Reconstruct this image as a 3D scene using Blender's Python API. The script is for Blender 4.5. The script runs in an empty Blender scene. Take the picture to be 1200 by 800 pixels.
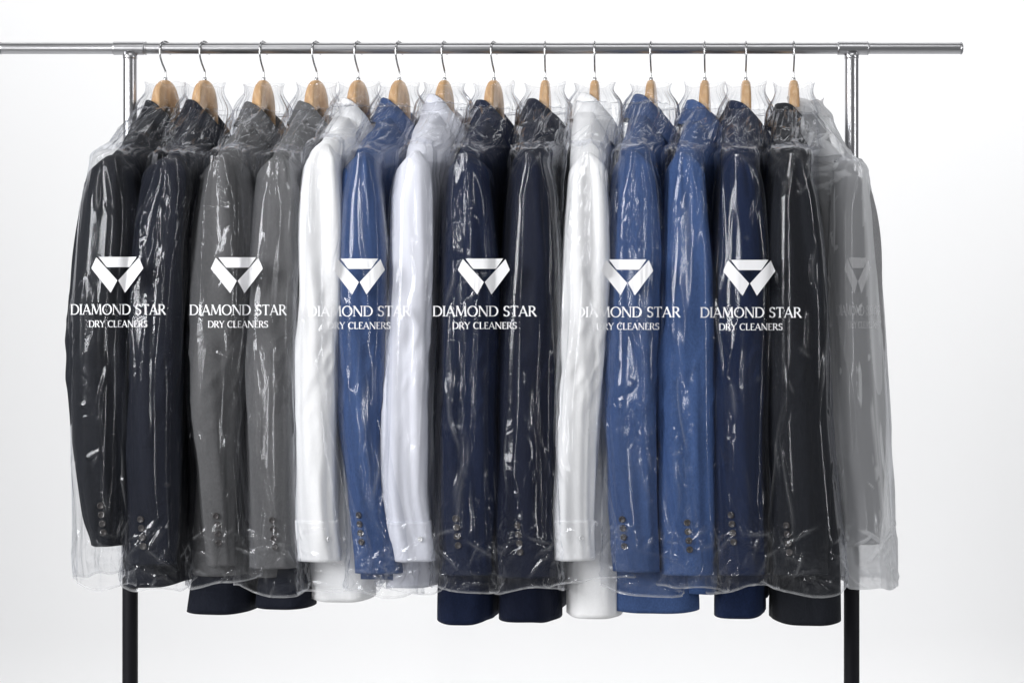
import bpy, math, numpy as np
from mathutils import Vector
from mathutils.bvhtree import BVHTree

SC = bpy.context.scene
COL = SC.collection
# ------------------------------------------------------------------ measure
S = 0.00145            # metres per photo pixel (1200 wide) on the plane of the rail
D = 3.6                # camera to rail
ZR = 1.65              # rail height
ZC = ZR - (400 - 57) * S
def wx(px, Y=0.0): return (px - 600.0) * S * (D + Y) / D
def wz(py, Y=0.0): return ZC + (400.0 - py) * S * (D + Y) / D

# ------------------------------------------------------------------ camera
cam = bpy.data.cameras.new('camera'); camo = bpy.data.objects.new('camera', cam); COL.objects.link(camo)
camo.location = (0, -D, ZC); camo.rotation_euler = (math.radians(90), 0, 0)
cam.sensor_width = 36; cam.lens = 36 * D / (1200 * S); cam.clip_start = 0.05; cam.clip_end = 100
SC.camera = camo
# ------------------------------------------------------------------ world, lamps, exposure
w = bpy.data.worlds.new('World'); SC.world = w; w.use_nodes = True
w.node_tree.nodes['Background'].inputs[0].default_value = (0.95, 0.97, 1.0, 1)
w.node_tree.nodes['Background'].inputs[1].default_value = 0.15
def area(name, loc, target, sx, sy, power, col=(1, 1, 1)):
    l = bpy.data.lights.new(name, 'AREA'); l.shape = 'RECTANGLE'; l.size = sx; l.size_y = sy
    l.energy = power; l.color = col
    if 'backdrop' not in name: l.spread = math.radians(85)
    o = bpy.data.objects.new(name, l); COL.objects.link(o); o.location = loc
    o.rotation_euler = (Vector(target) - Vector(loc)).to_track_quat('-Z', 'Y').to_euler()
    return o
area('key_softbox', (-2.85, -2.0, 2.0), (0, 0, 1.15), 1.0, 1.6, 28)
area('strip_softbox', (-1.25, -3.3, 1.5), (0, 0, 1.15), 0.14, 1.7, 4.6)
area('side_softbox', (2.7, -1.7, 1.7), (0.2, 0, 1.15), 0.16, 1.8, 4.6)
area('top_softbox', (0.1, -1.5, 3.1), (0, -0.1, 1.3), 2.2, 0.6, 3.5)
area('backdrop_softbox', (0, 0.75, 3.4), (0, 2.6, 2.0), 9.5, 0.8, 142)
area('backdrop_floor_softbox', (0, 0.7, 0.25), (0, 2.6, 0.9), 3.6, 0.3, 3)
SC.view_settings.view_transform = 'Standard'; SC.view_settings.look = 'None'
SC.view_settings.exposure = 0.0; SC.view_settings.gamma = 1.0
SC.cycles.transparent_max_bounces = 40
SC.cycles.max_bounces = 10
SC.cycles.use_denoising = True

# ------------------------------------------------------------------ noise
def _h(ix, iy, iz, seed):
    n = (ix * 374761393 + iy * 668265263 + iz * 2147483647 + seed * 1274126177).astype(np.int64)
    n = (n ^ (n >> 13)) * 1274126177
    n = n & 0xffffffff
    n = n ^ (n >> 16)
    return (n & 0xffff) / 65535.0
def vn(x, y, z=0.0, seed=0):
    x, y, z = np.broadcast_arrays(np.asarray(x, float), np.asarray(y, float), np.asarray(z, float))
    ix, iy, iz = np.floor(x).astype(np.int64), np.floor(y).astype(np.int64), np.floor(z).astype(np.int64)
    fx, fy, fz = x - ix, y - iy, z - iz
    fx, fy, fz = [f * f * f * (f * (f * 6 - 15) + 10) for f in (fx, fy, fz)]
    r = 0
    for a in (0, 1):
        for b in (0, 1):
            for c in (0, 1):
                r = r + _h(ix + a, iy + b, iz + c, seed) * (fx if a else 1 - fx) * (fy if b else 1 - fy) * (fz if c else 1 - fz)
    return r
def ridge(x, y, z=0.0, seed=0):       # sharp crest where the noise crosses one half
    return 1 - np.abs(vn(x, y, z, seed) * 2 - 1)
def crumple(x, y, seed, n=5):         # faceted: max of random tilted planes in cells -> crease network
    r = 0; a = 1.0; f = 1.0; tot = 0
    for k in range(n):
        c, s = math.cos(k * 1.3 + seed), math.sin(k * 1.3 + seed)
        r = r + a * np.abs(vn((x * c + y * s) * f, (-x * s + y * c) * f, 0.5, seed + k * 7) * 2 - 1); tot += a
        a *= 0.55; f *= 1.9
    return r / tot
def sst(a, b, x):
    t = np.clip((x - a) / (b - a), 0, 1); return t * t * (3 - 2 * t)

# ------------------------------------------------------------------ mesh helpers
def thing(name, label, cat, loc, group=None):
    o = bpy.data.objects.new(name, None); COL.objects.link(o); o.location = loc; o.empty_display_size = 0.05
    o['label'] = label; o['category'] = cat
    if group: o['group'] = group
    return o
def link(name, me, mat, parent=None, smooth=True):
    o = bpy.data.objects.new(name, me); COL.objects.link(o)
    if mat: me.materials.append(mat)
    if smooth: me.polygons.foreach_set('use_smooth', np.ones(len(me.polygons), bool))
    if parent:
        off = Vector(parent_origin(parent))
        co = np.empty(len(me.vertices) * 3); me.vertices.foreach_get('co', co)
        co = co.reshape(-1, 3) - np.array(off); me.vertices.foreach_set('co', co.ravel())
        o.parent = parent
    me.update()
    return o
def parent_origin(p):
    v = Vector((0, 0, 0))
    while p: v += Vector(p.location); p = p.parent
    return v
def grid(P, wrapv=True, uv=None, attrs=None, name='mesh'):
    """P[rows, cols, 3]; wraps along cols"""
    n, m = P.shape[:2]
    me = bpy.data.meshes.new(name)
    i = np.arange(n - 1)[:, None]; mm = m if wrapv else m - 1
    j = np.arange(mm)[None, :]; j2 = (j + 1) % m
    q = np.stack(np.broadcast_arrays(i * m + j, i * m + j2, (i + 1) * m + j2, (i + 1) * m + j), -1).reshape(-1, 4)
    me.vertices.add(n * m); me.vertices.foreach_set('co', P.reshape(-1, 3).ravel().astype(np.float32))
    me.loops.add(len(q) * 4); me.loops.foreach_set('vertex_index', q.ravel().astype(np.int32))
    me.polygons.add(len(q)); me.polygons.foreach_set('loop_start', (np.arange(len(q)) * 4).astype(np.int32))
    me.update(calc_edges=True); me.validate()
    if uv is not None:
        l = me.uv_layers.new(name='UVMap')
        uu = uv.reshape(-1, 2)[q.ravel()].reshape(-1, 4, 2)
        l.data.foreach_set('uv', uu.ravel().astype(np.float32))
    for k, v in (attrs or {}).items():
        a = me.attributes.new(k, 'FLOAT', 'POINT'); a.data.foreach_set('value', v.ravel().astype(np.float32))
    return me
def normals(P):
    du = np.roll(P, -1, 1) - np.roll(P, 1, 1)
    dv = np.gradient(P, axis=0)
    n = np.cross(du, dv); n /= np.linalg.norm(n, axis=-1, keepdims=True) + 1e-12
    c = P.mean(axis=1, keepdims=True)
    if np.sum(n[len(n)//3:2*len(n)//3] * (P - c)[len(n)//3:2*len(n)//3]) < 0: n = -n
    return n
def tube(pts, rad, seg=16, closed_ends=True, name='tube'):
    pts = [Vector(p) for p in pts]; n = len(pts)
    rad = rad if hasattr(rad, '__len__') else [rad] * n
    V = []; up = None
    for i in range(n):
        t = (pts[min(i + 1, n - 1)] - pts[max(i - 1, 0)]).normalized()
        if up is None:
            up = Vector((0, 0, 1)) if abs(t.z) < 0.9 else Vector((0, -1, 0))
        a = t.cross(up).normalized(); b = a.cross(t).normalized(); up = b
        for k in range(seg):
            an = 2 * math.pi * k / seg
            V.append(pts[i] + (a * math.cos(an) + b * math.sin(an)) * rad[i])
    F = [(i * seg + k, i * seg + (k + 1) % seg, (i + 1) * seg + (k + 1) % seg, (i + 1) * seg + k) for i in range(n - 1) for k in range(seg)]
    if closed_ends: F += [tuple(range(seg))[::-1], tuple((n - 1) * seg + k for k in range(seg))]
    me = bpy.data.meshes.new(name); me.from_pydata([tuple(v) for v in V], [], F); me.update(); return me
def smooth_path(p, n=6):
    p = [Vector(q) for q in p]; out = []
    for i in range(len(p) - 1):
        a, b, c, d = p[max(i - 1, 0)], p[i], p[i + 1], p[min(i + 2, len(p) - 1)]
        for k in range(n):
            t = k / n
            out.append(0.5 * ((2 * b) + (c - a) * t + (2 * a - 5 * b + 4 * c - d) * t * t + (3 * b - a - 3 * c + d) * t ** 3))
    return out + [p[-1]]

# ------------------------------------------------------------------ materials
def newmat(name):
    m = bpy.data.materials.new(name); m.use_nodes = True; nt = m.node_tree
    return m, nt, nt.nodes['Principled BSDF'], nt.nodes['Material Output']
def N(nt, t, **kw):
    n = nt.nodes.new(t)
    for k, v in kw.items():
        if k in n.inputs: n.inputs[k].default_value = v
        else: setattr(n, k, v)
    return n
def fabric(name, col, rough=0.8, var=0.18, grain=480, sheen=0.02, bump=0.5):
    m, nt, b, out = newmat(name)
    tc = N(nt, 'ShaderNodeTexCoord')
    n1 = N(nt, 'ShaderNodeTexNoise', Scale=float(grain), Detail=2.0)
    n2 = N(nt, 'ShaderNodeTexNoise', Scale=9.0, Detail=4.0)
    mp = N(nt, 'ShaderNodeMapping'); mp.inputs['Scale'].default_value = (1, 1, 0.6)
    nt.links.new(tc.outputs['Object'], mp.inputs[0])
    nt.links.new(mp.outputs[0], n1.inputs['Vector']); nt.links.new(mp.outputs[0], n2.inputs['Vector'])
    r = N(nt, 'ShaderNodeMapRange'); r.inputs['From Min'].default_value = 0.3; r.inputs['From Max'].default_value = 0.7
    r.inputs['To Min'].default_value = 1 - var; r.inputs['To Max'].default_value = 1 + var
    nt.links.new(n1.outputs[0], r.inputs[0])
    r2 = N(nt, 'ShaderNodeMapRange'); r2.inputs['From Min'].default_value = 0.3; r2.inputs['From Max'].default_value = 0.7
    r2.inputs['To Min'].default_value = 0.93; r2.inputs['To Max'].default_value = 1.07
    nt.links.new(n2.outputs[0], r2.inputs[0])
    mu = N(nt, 'ShaderNodeMath', operation='MULTIPLY'); nt.links.new(r.outputs[0], mu.inputs[0]); nt.links.new(r2.outputs[0], mu.inputs[1])
    vm = N(nt, 'ShaderNodeVectorMath', operation='SCALE'); vm.inputs[0].default_value = col[:3]
    nt.links.new(mu.outputs[0], vm.inputs['Scale']); nt.links.new(vm.outputs[0], b.inputs['Base Color'])
    b.inputs['Roughness'].default_value = rough
    b.inputs['Specular IOR Level'].default_value = 0.15
    b.inputs['Sheen Weight'].default_value = sheen; b.inputs['Sheen Roughness'].default_value = 0.5
    bp = N(nt, 'ShaderNodeBump', Strength=bump, Distance=0.0006)
    nt.links.new(n1.outputs[0], bp.inputs['Height'])
    n3 = N(nt, 'ShaderNodeTexNoise', Scale=26.0, Detail=3.0, Distortion=1.2)
    nt.links.new(mp.outputs[0], n3.inputs['Vector'])
    bp2 = N(nt, 'ShaderNodeBump', Strength=0.45 if col[0] < 0.5 else 0.2, Distance=0.008)
    nt.links.new(n3.outputs[0], bp2.inputs['Height']); nt.links.new(bp.outputs[0], bp2.inputs['Normal'])
    nt.links.new(bp2.outputs[0], b.inputs['Normal'])
    return m
F = {
 'black':   fabric('black_wool', (0.011, 0.0125, 0.017)),
 'ink':     fabric('ink_wool', (0.008, 0.010, 0.018)),
 'grey':    fabric('grey_wool', (0.093, 0.093, 0.096), var=0.10),
 'grey2':   fabric('pale_grey_wool', (0.115, 0.115, 0.119), var=0.10),
 'slate':   fabric('slate_wool', (0.28, 0.28, 0.29), var=0.10),
 'blue':    fabric('blue_wool', (0.043, 0.079, 0.190), var=0.14, grain=460),
 'blue2':   fabric('bright_blue_wool', (0.050, 0.096, 0.235), var=0.14, grain=460),
 'navy':    fabric('navy_wool', (0.0055, 0.0108, 0.033)),
 'navy2':   fabric('deep_navy_wool', (0.0045, 0.0074, 0.021)),
 'navy3':   fabric('royal_navy_wool', (0.0070, 0.0150, 0.047)),
 'white':   fabric('white_cotton', (0.88, 0.88, 0.885), rough=0.7, var=0.02, sheen=0.05, bump=0.08),
 'lilac':   fabric('pale_lilac_cotton', (0.73, 0.74, 0.81), rough=0.7, var=0.02, sheen=0.05, bump=0.08),
 'lining':  fabric('dark_lining', (0.02, 0.022, 0.03), rough=0.5),
}
def metal(name, col, rough, brushed=None):
    m, nt, b, out = newmat(name)
    b.inputs['Base Color'].default_value = (*col, 1); b.inputs['Metallic'].default_value = 1
    tc = N(nt, 'ShaderNodeTexCoord'); mp = N(nt, 'ShaderNodeMapping')
    mp.inputs['Scale'].default_value = brushed or (1, 1, 1)
    n = N(nt, 'ShaderNodeTexNoise', Scale=60.0, Detail=3.0)
    nt.links.new(tc.outputs['Object'], mp.inputs[0]); nt.links.new(mp.outputs[0], n.inputs['Vector'])
    r = N(nt, 'ShaderNodeMapRange'); r.inputs['To Min'].default_value = rough * 0.7; r.inputs['To Max'].default_value = rough * 1.4
    nt.links.new(n.outputs[0], r.inputs[0]); nt.links.new(r.outputs[0], b.inputs['Roughness'])
    bp = N(nt, 'ShaderNodeBump', Strength=0.02, Distance=0.0005); nt.links.new(n.outputs[0], bp.inputs['Height'])
    nt.links.new(bp.outputs[0], b.inputs['Normal'])
    return m
M_CHROME = metal('brushed_steel', (0.50, 0.50, 0.515), 0.32, (0.1, 8, 8))
M_POST = metal('brushed_steel_upright', (0.50, 0.50, 0.515), 0.3, (8, 8, 0.1))
M_WIRE = metal('hook_wire', (0.5, 0.5, 0.51), 0.16)
m, nt, b, out = newmat('black_paint'); b.inputs['Base Color'].default_value = (0.006, 0.006, 0.009, 1); b.inputs['Roughness'].default_value = 0.5; b.inputs['Specular IOR Level'].default_value = 0.2
M_BLACK = m
m, nt, b, out = newmat('horn_button'); b.inputs['Base Color'].default_value = (0.045, 0.04, 0.04, 1); b.inputs['Roughness'].default_value = 0.32
M_BUTTON = m
m, nt, b, out = newmat('pearl_button'); b.inputs['Base Color'].default_value = (0.75, 0.75, 0.76, 1); b.inputs['Roughness'].default_value = 0.2
M_PEARL = m
m, nt, b, out = newmat('backdrop_paper'); b.inputs['Base Color'].default_value = (0.84, 0.84, 0.845, 1); b.inputs['Roughness'].default_value = 0.9
b.inputs['Specular IOR Level'].default_value = 0.1
M_PAPER = m
m, nt, b, out = newmat('white_ink'); b.inputs['Base Color'].default_value = (0.86, 0.86, 0.88, 1); b.inputs['Roughness'].default_value = 0.6
M_INK = m
m, nt, b, out = newmat('beech_wood')
tc = N(nt, 'ShaderNodeTexCoord'); mp = N(nt, 'ShaderNodeMapping'); mp.inputs['Scale'].default_value = (60, 6, 14)
n1 = N(nt, 'ShaderNodeTexNoise', Scale=3.0, Detail=5.0, Distortion=0.6)
cr = N(nt, 'ShaderNodeValToRGB'); cr.color_ramp.elements[0].color = (0.50, 0.28, 0.125, 1); cr.color_ramp.elements[1].color = (0.70, 0.45, 0.23, 1)
cr.color_ramp.elements[0].position = 0.3; cr.color_ramp.elements[1].position = 0.7
nt.links.new(tc.outputs['Object'], mp.inputs[0]); nt.links.new(mp.outputs[0], n1.inputs['Vector'])
nt.links.new(n1.outputs[0], cr.inputs[0]); nt.links.new(cr.outputs[0], b.inputs['Base Color'])
b.inputs['Roughness'].default_value = 0.35; b.inputs['Coat Weight'].default_value = 0.3
M_WOOD = m

def film(name, milk, refl=1.4):
    m, nt, b, out = newmat(name); nt.nodes.remove(b)
    L = nt.links.new
    uv = N(nt, 'ShaderNodeUVMap')
    oi = N(nt, 'ShaderNodeObjectInfo')
    at = N(nt, 'ShaderNodeAttribute', attribute_name='crease')
    off = N(nt, 'ShaderNodeVectorMath', operation='ADD'); L(uv.outputs[0], off.inputs[0])
    cx = N(nt, 'ShaderNodeCombineXYZ'); mu = N(nt, 'ShaderNodeMath', operation='MULTIPLY'); mu.inputs[1].default_value = 37.0
    L(oi.outputs['Random'], mu.inputs[0]); L(mu.outputs[0], cx.inputs[2]); L(cx.outputs[0], off.inputs[1])
    def ridged(scale, sc, detail, dist, cap):
        mp = N(nt, 'ShaderNodeMapping'); mp.inputs['Scale'].default_value = sc; L(off.outputs[0], mp.inputs[0])
        n = N(nt, 'ShaderNodeTexNoise', Scale=scale, Detail=detail, Distortion=dist); L(mp.outputs[0], n.inputs['Vector'])
        a = N(nt, 'ShaderNodeMath', operation='SUBTRACT'); a.inputs[1].default_value = 0.5; L(n.outputs[0], a.inputs[0])
        c = N(nt, 'ShaderNodeMath', operation='ABSOLUTE'); L(a.outputs[0], c.inputs[0])
        mn = N(nt, 'ShaderNodeMath', operation='MINIMUM'); mn.inputs[1].default_value = cap; L(c.outputs[0], mn.inputs[0]); return mn
    v = ridged(1.0, (24, 2.4, 1), 1.5, 0.3, 0.075)      # long vertical folds
    c = ridged(1.0, (23, 18, 1), 1.5, 0.9, 0.075)         # crumples
    af = N(nt, 'ShaderNodeAttribute', attribute_name='fold'); b1 = N(nt, 'ShaderNodeBump', Distance=0.018); L(v.outputs[0], b1.inputs['Height']); L(af.outputs['Fac'], b1.inputs['Strength'])
    b2 = N(nt, 'ShaderNodeBump', Distance=0.022); L(c.outputs[0], b2.inputs['Height']); L(at.outputs['Fac'], b2.inputs['Strength'])
    L(b1.outputs[0], b2.inputs['Normal'])
    fr = N(nt, 'ShaderNodeLayerWeight', Blend=0.5); L(b2.outputs[0], fr.inputs['Normal'])
    fp = N(nt, 'ShaderNodeMath', operation='POWER'); fp.inputs[1].default_value = 4.5; L(fr.outputs['Facing'], fp.inputs[0])
    k = N(nt, 'ShaderNodeMath', operation='MULTIPLY_ADD', use_clamp=True); k.inputs[1].default_value = 0.6 * refl; k.inputs[2].default_value = 0.016 * refl; L(fp.outputs[0], k.inputs[0])
    tr = N(nt, 'ShaderNodeBsdfTransparent')
    f2 = N(nt, 'ShaderNodeMath', operation='POWER'); f2.inputs[1].default_value = 1.6; L(fr.outputs['Facing'], f2.inputs[0])
    tm = N(nt, 'ShaderNodeMix', data_type='RGBA')     # the film is optically thicker seen edge-on
    tm.inputs[6].default_value = (0.982, 0.984, 0.988, 1); tm.inputs[7].default_value = (0.76, 0.77, 0.79, 1)
    L(f2.outputs[0], tm.inputs[0]); L(tm.outputs[2], tr.inputs[0])
    gl = N(nt, 'ShaderNodeBsdfGlossy', Roughness=0.13); gl.inputs['Color'].default_value = (0.95, 0.96, 1, 1); L(b2.outputs[0], gl.inputs['Normal'])
    mx = N(nt, 'ShaderNodeMixShader'); L(k.outputs[0], mx.inputs[0]); L(tr.outputs[0], mx.inputs[1]); L(gl.outputs[0], mx.inputs[2])
    df = N(nt, 'ShaderNodeBsdfDiffuse'); df.inputs[0].default_value = (0.85, 0.86, 0.88, 1)
    tl = N(nt, 'ShaderNodeBsdfTranslucent'); tl.inputs[0].default_value = (0.85, 0.86, 0.88, 1)
    L(b2.outputs[0], df.inputs['Normal'])
    md = N(nt, 'ShaderNodeMixShader'); md.inputs[0].default_value = 0.4; L(df.outputs[0], md.inputs[1]); L(tl.outputs[0], md.inputs[2])
    am = N(nt, 'ShaderNodeAttribute', attribute_name='milk')
    mf = N(nt, 'ShaderNodeMath', operation='MULTIPLY', use_clamp=True); mf.inputs[1].default_value = milk; L(am.outputs['Fac'], mf.inputs[0])
    m2 = N(nt, 'ShaderNodeMixShader'); L(mf.outputs[0], m2.inputs[0]); L(mx.outputs[0], m2.inputs[1]); L(md.outputs[0], m2.inputs[2])
    L(m2.outputs[0], out.inputs['Surface'])
    return m
M_FILM = film('clear_film', 0.007)
M_MILKY = film('milky_film', 0.42)

# ------------------------------------------------------------------ backdrop: one seamless sweep of paper
rows = []
for z in np.linspace(3.6, 0.3, 12): rows.append((2.6, z))
for a in np.linspace(0, math.pi / 2, 14)[1:]: rows.append((2.6 - 0.3 * (1 - math.cos(a)), 0.3 - 0.3 * math.sin(a)))
for y in np.linspace(2.3, -4.6, 10)[1:]: rows.append((y, 0.0))
P = np.array([[(x, y, z) for x in np.linspace(-4, 4, 17)] for (y, z) in rows])
o = link('backdrop', grid(P, wrapv=False), M_PAPER); o['kind'] = 'structure'

# ------------------------------------------------------------------ rack
rack = thing('garment_rack', 'brushed steel garment rack with black lower posts carrying all the bagged clothes', 'garment rack', (0, 0, 0))
RR = 0.0096
def xtube(name, x0, x1, r, mat, par, hollow=False):
    pts = [(x0, 0, ZR), (x0 + 0.0015, 0, ZR)] + [(x, 0, ZR) for x in np.linspace(x0 + 0.003, x1 - 0.003, 12)] + [(x1 - 0.0015, 0, ZR), (x1, 0, ZR)]
    n = len(pts); rr = [r] * n; rr[0] = rr[-1] = r - 0.0015
    return link(name, tube(pts, rr, 48, name=name), mat, par)
rail = xtube('rail', wx(1), wx(1126), RR, M_CHROME, rack)
xtube('end_cap', wx(1124.5), wx(1127.8), RR + 0.0006, M_CHROME, rail)
xtube('end_cap', wx(-0.5), wx(2.5), RR + 0.0006, M_CHROME, rail)
for px in (152.5, 998):
    x = wx(px)
    sl = xtube('tee_joint', wx(px - 20 if px < 500 else px - 17), wx(px + 17.5 if px < 500 else px + 20), RR + 0.0016, M_CHROME, rack)
    link('seam_ring', tube([(x + 0.0262, 0, ZR), (x + 0.0276, 0, ZR)], RR + 0.0019, 48), M_CHROME, sl)
    link('joint_collar', tube([(x, 0, ZR - 0.006), (x, 0, ZR - 0.016), (x, 0, ZR - 0.018)], [0.0122, 0.0122, 0.0118], 40), M_POST, sl)
    zt = wz(600)
    link('post', tube([(x, 0, ZR - 0.008)] + [(x, 0, z) for z in np.linspace(ZR - 0.02, zt, 12)], 0.0116, 40), M_POST, rack)
    link('lower_post', tube([(x, 0, zt + 0.001), (x, 0, zt - 0.002)] + [(x, 0, z) for z in np.linspace(zt - 0.01, 0.03, 6)], [0.0122, 0.0132] + [0.0132] * 6, 40), M_BLACK, rack)
    link('foot_bar', tube([(x, -0.26, 0.022), (x, -0.255, 0.03), (x, 0.255, 0.03), (x, 0.26, 0.022)], [0.008, 0.0125, 0.0125, 0.008], 24), M_BLACK, rack)

# ------------------------------------------------------------------ garments (px tables measured on the rail plane or the sleeve plane)
YS = -0.215     # depth of the sleeve centre
G = [
 # hook, yaw, kind, fabric, capy, sleeve[(py,L,R)...], hem(py,L,R), bag bottom py, button (x,y)|None, collar top py
 dict(h=194, yaw=29, k='jacket', f='black', cap=181, sl=[(181,114,150),(200,106,160),(260,96,163),(300,90,162),(370,83,158),(430,83,154),(500,88,151),(560,95,147),(600,101,144),(638,110,142)], hem=(664,156,212), bag=684, bt=(118,592), top=116,
      bagLR=[(180,104,160),(260,91,166),(370,80,160),(500,82,154),(600,87,152),(684,92,150)]),
 dict(h=240, yaw=26, k='jacket', f='ink', cap=182, sl=[(182,180,222),(200,174,226),(300,161,217),(400,152,214),(500,148,212),(600,148,208),(660,150,206)], hem=(682,148,217), bag=688, bt=(165,608), top=116),
 dict(h=309, yaw=19, k='jacket', f='grey', cap=181, sl=[(181,246,283),(200,238,292),(270,227,299),(380,221,296),(450,222,288),(500,224,283),(540,231,281),(640,240,279),(661,243,279)], hem=(666,226,296), bag=688, bt=(253,604), top=118),
 dict(h=371, yaw=24, k='jacket', f='grey2', cap=181, sl=[(181,312,345),(200,304,352),(300,295,352),(400,288,350),(500,284,349),(600,288,348),(664,292,348)], hem=(668,286,350), bag=692, bt=(319,609), top=117),
 dict(h=420, yaw=22, k='shirt', f='white', cap=168, sl=[(168,372,392),(185,358,398),(210,349,402),(270,343,404),(400,345,402),(500,347,400),(600,346,398),(655,350,400)], hem=(698,364,440), bag=690, bt=None, top=114),
 dict(h=468, yaw=21, k='jacket', f='blue', cap=178, sl=[(178,413,440),(200,406,448),(300,397,456),(400,396,455),(500,400,454),(560,407,457),(600,411,463),(670,415,474)], hem=(674,414,478), bag=698, bt=(421,603), top=114),
 dict(h=521, yaw=17, k='shirt', f='lilac', cap=176, sl=[(176,478,498),(192,468,506),(220,461,510),(300,458,510),(400,455,506),(500,452,502),(580,450,500),(655,460,510)], hem=(684,452,512), bag=692, bt=None, top=110),
 dict(h=579, yaw=20, k='jacket', f='navy', cap=179, sl=[(179,532,562),(200,523,574),(300,516,584),(400,514,583),(500,513,581),(600,514,580),(672,516,579)], hem=(724,512,581), bag=692, bt=(534,607), top=116),
 dict(h=639, yaw=4,  k='jacket', f='navy2', cap=177, sl=[(177,608,634),(200,598,646),(300,590,654),(400,584,654),(500,582,652),(600,581,650),(675,584,650)], hem=(725,583,651), bag=696, bt=(607,615), top=115),
 dict(h=697, yaw=4,  k='shirt', f='white', cap=178, sl=[(178,676,702),(200,668,708),(300,661,712),(400,655,710),(500,649,704),(600,646,698),(654,647,697)], hem=(718,663,732), bag=684, bt=None, top=108),
 dict(h=763, yaw=9,  k='jacket', f='blue', cap=175, sl=[(175,727,756),(200,717,768),(300,709,774),(400,709,774),(500,710,773),(600,713,773),(668,720,774)], hem=(712,714,820), lp=5, bag=692, bt=(729,608), top=110),
 dict(h=826, yaw=7,  k='jacket', f='blue2', cap=177, sl=[(177,788,814),(200,780,824),(300,775,834),(400,773,834),(500,773,835),(600,772,835),(672,775,836)], hem=(690,780,842), bag=694, bt=(805,612), top=116),
 dict(h=874, yaw=3,  k='jacket', f='navy3', cap=179, sl=[(179,850,878),(200,843,887),(300,837,897),(400,833,898),(500,836,897),(600,838,896),(672,841,895)], hem=(717,838,900), bag=690, bt=(857,603), top=117),
 dict(h=930, yaw=3,  k='jacket', f='black', cap=178, sl=[(178,914,940),(200,906,948),(300,900,964),(400,898,969),(500,898,970),(600,900,972),(672,906,972)], hem=(726,901,990), bag=694, bt=(922,615), top=120),
]
WORD = ['charcoal black jacket at the left end', 'ink black jacket second from the left end', 'mid grey jacket right of the two black ones', 'pale grey jacket left of the first white shirt',
        'white shirt left of a blue jacket and beside pale grey', 'blue jacket hung between two pale shirts', 'pale lilac shirt between blue and navy jackets', 'navy jacket right of the lilac shirt',
        'dark navy jacket left of the last white shirt', 'white shirt in the right half of the rail', 'textured blue jacket right of the last white shirt', 'brighter blue jacket left of the royal navy one',
        'royal navy jacket between bright blue and black', 'black jacket at the right end before the milky bag']

def make_spine(near, neck, far):
    a, b, c = np.array(near), np.array(neck), np.array(far)
    A = (c - a) / 2; B = (a + c) / 2 - b
    def C(t):
        t = np.asarray(t, float)[..., None]; tt = np.clip(t, -1, 1)
        p = b + A * tt + B * tt * tt
        return p + (t - tt) * (A + 2 * B * tt)
    def Nn(t):
        t = np.clip(np.asarray(t, float), -1, 1)[..., None]; T = A + 2 * B * t
        T = T / np.linalg.norm(T, axis=-1, keepdims=True)
        n = np.stack([T[..., 1], -T[..., 0]], -1); return n
    return C, Nn
def se(c, e): return np.sign(c) * np.abs(c) ** e

def sleeve_px(g, py, key='sl'):
    a = np.array(g[key], float)
    return np.interp(py, a[:, 0], a[:, 1]), np.interp(py, a[:, 0], a[:, 2])

def smooth1(a, k=5):
    ap = np.concatenate([np.repeat(a[:1], k, 0), a, np.repeat(a[-1:], k, 0)])
    ker = np.ones(2 * k + 1) / (2 * k + 1)
    return np.convolve(ap, ker, 'valid')

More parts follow.
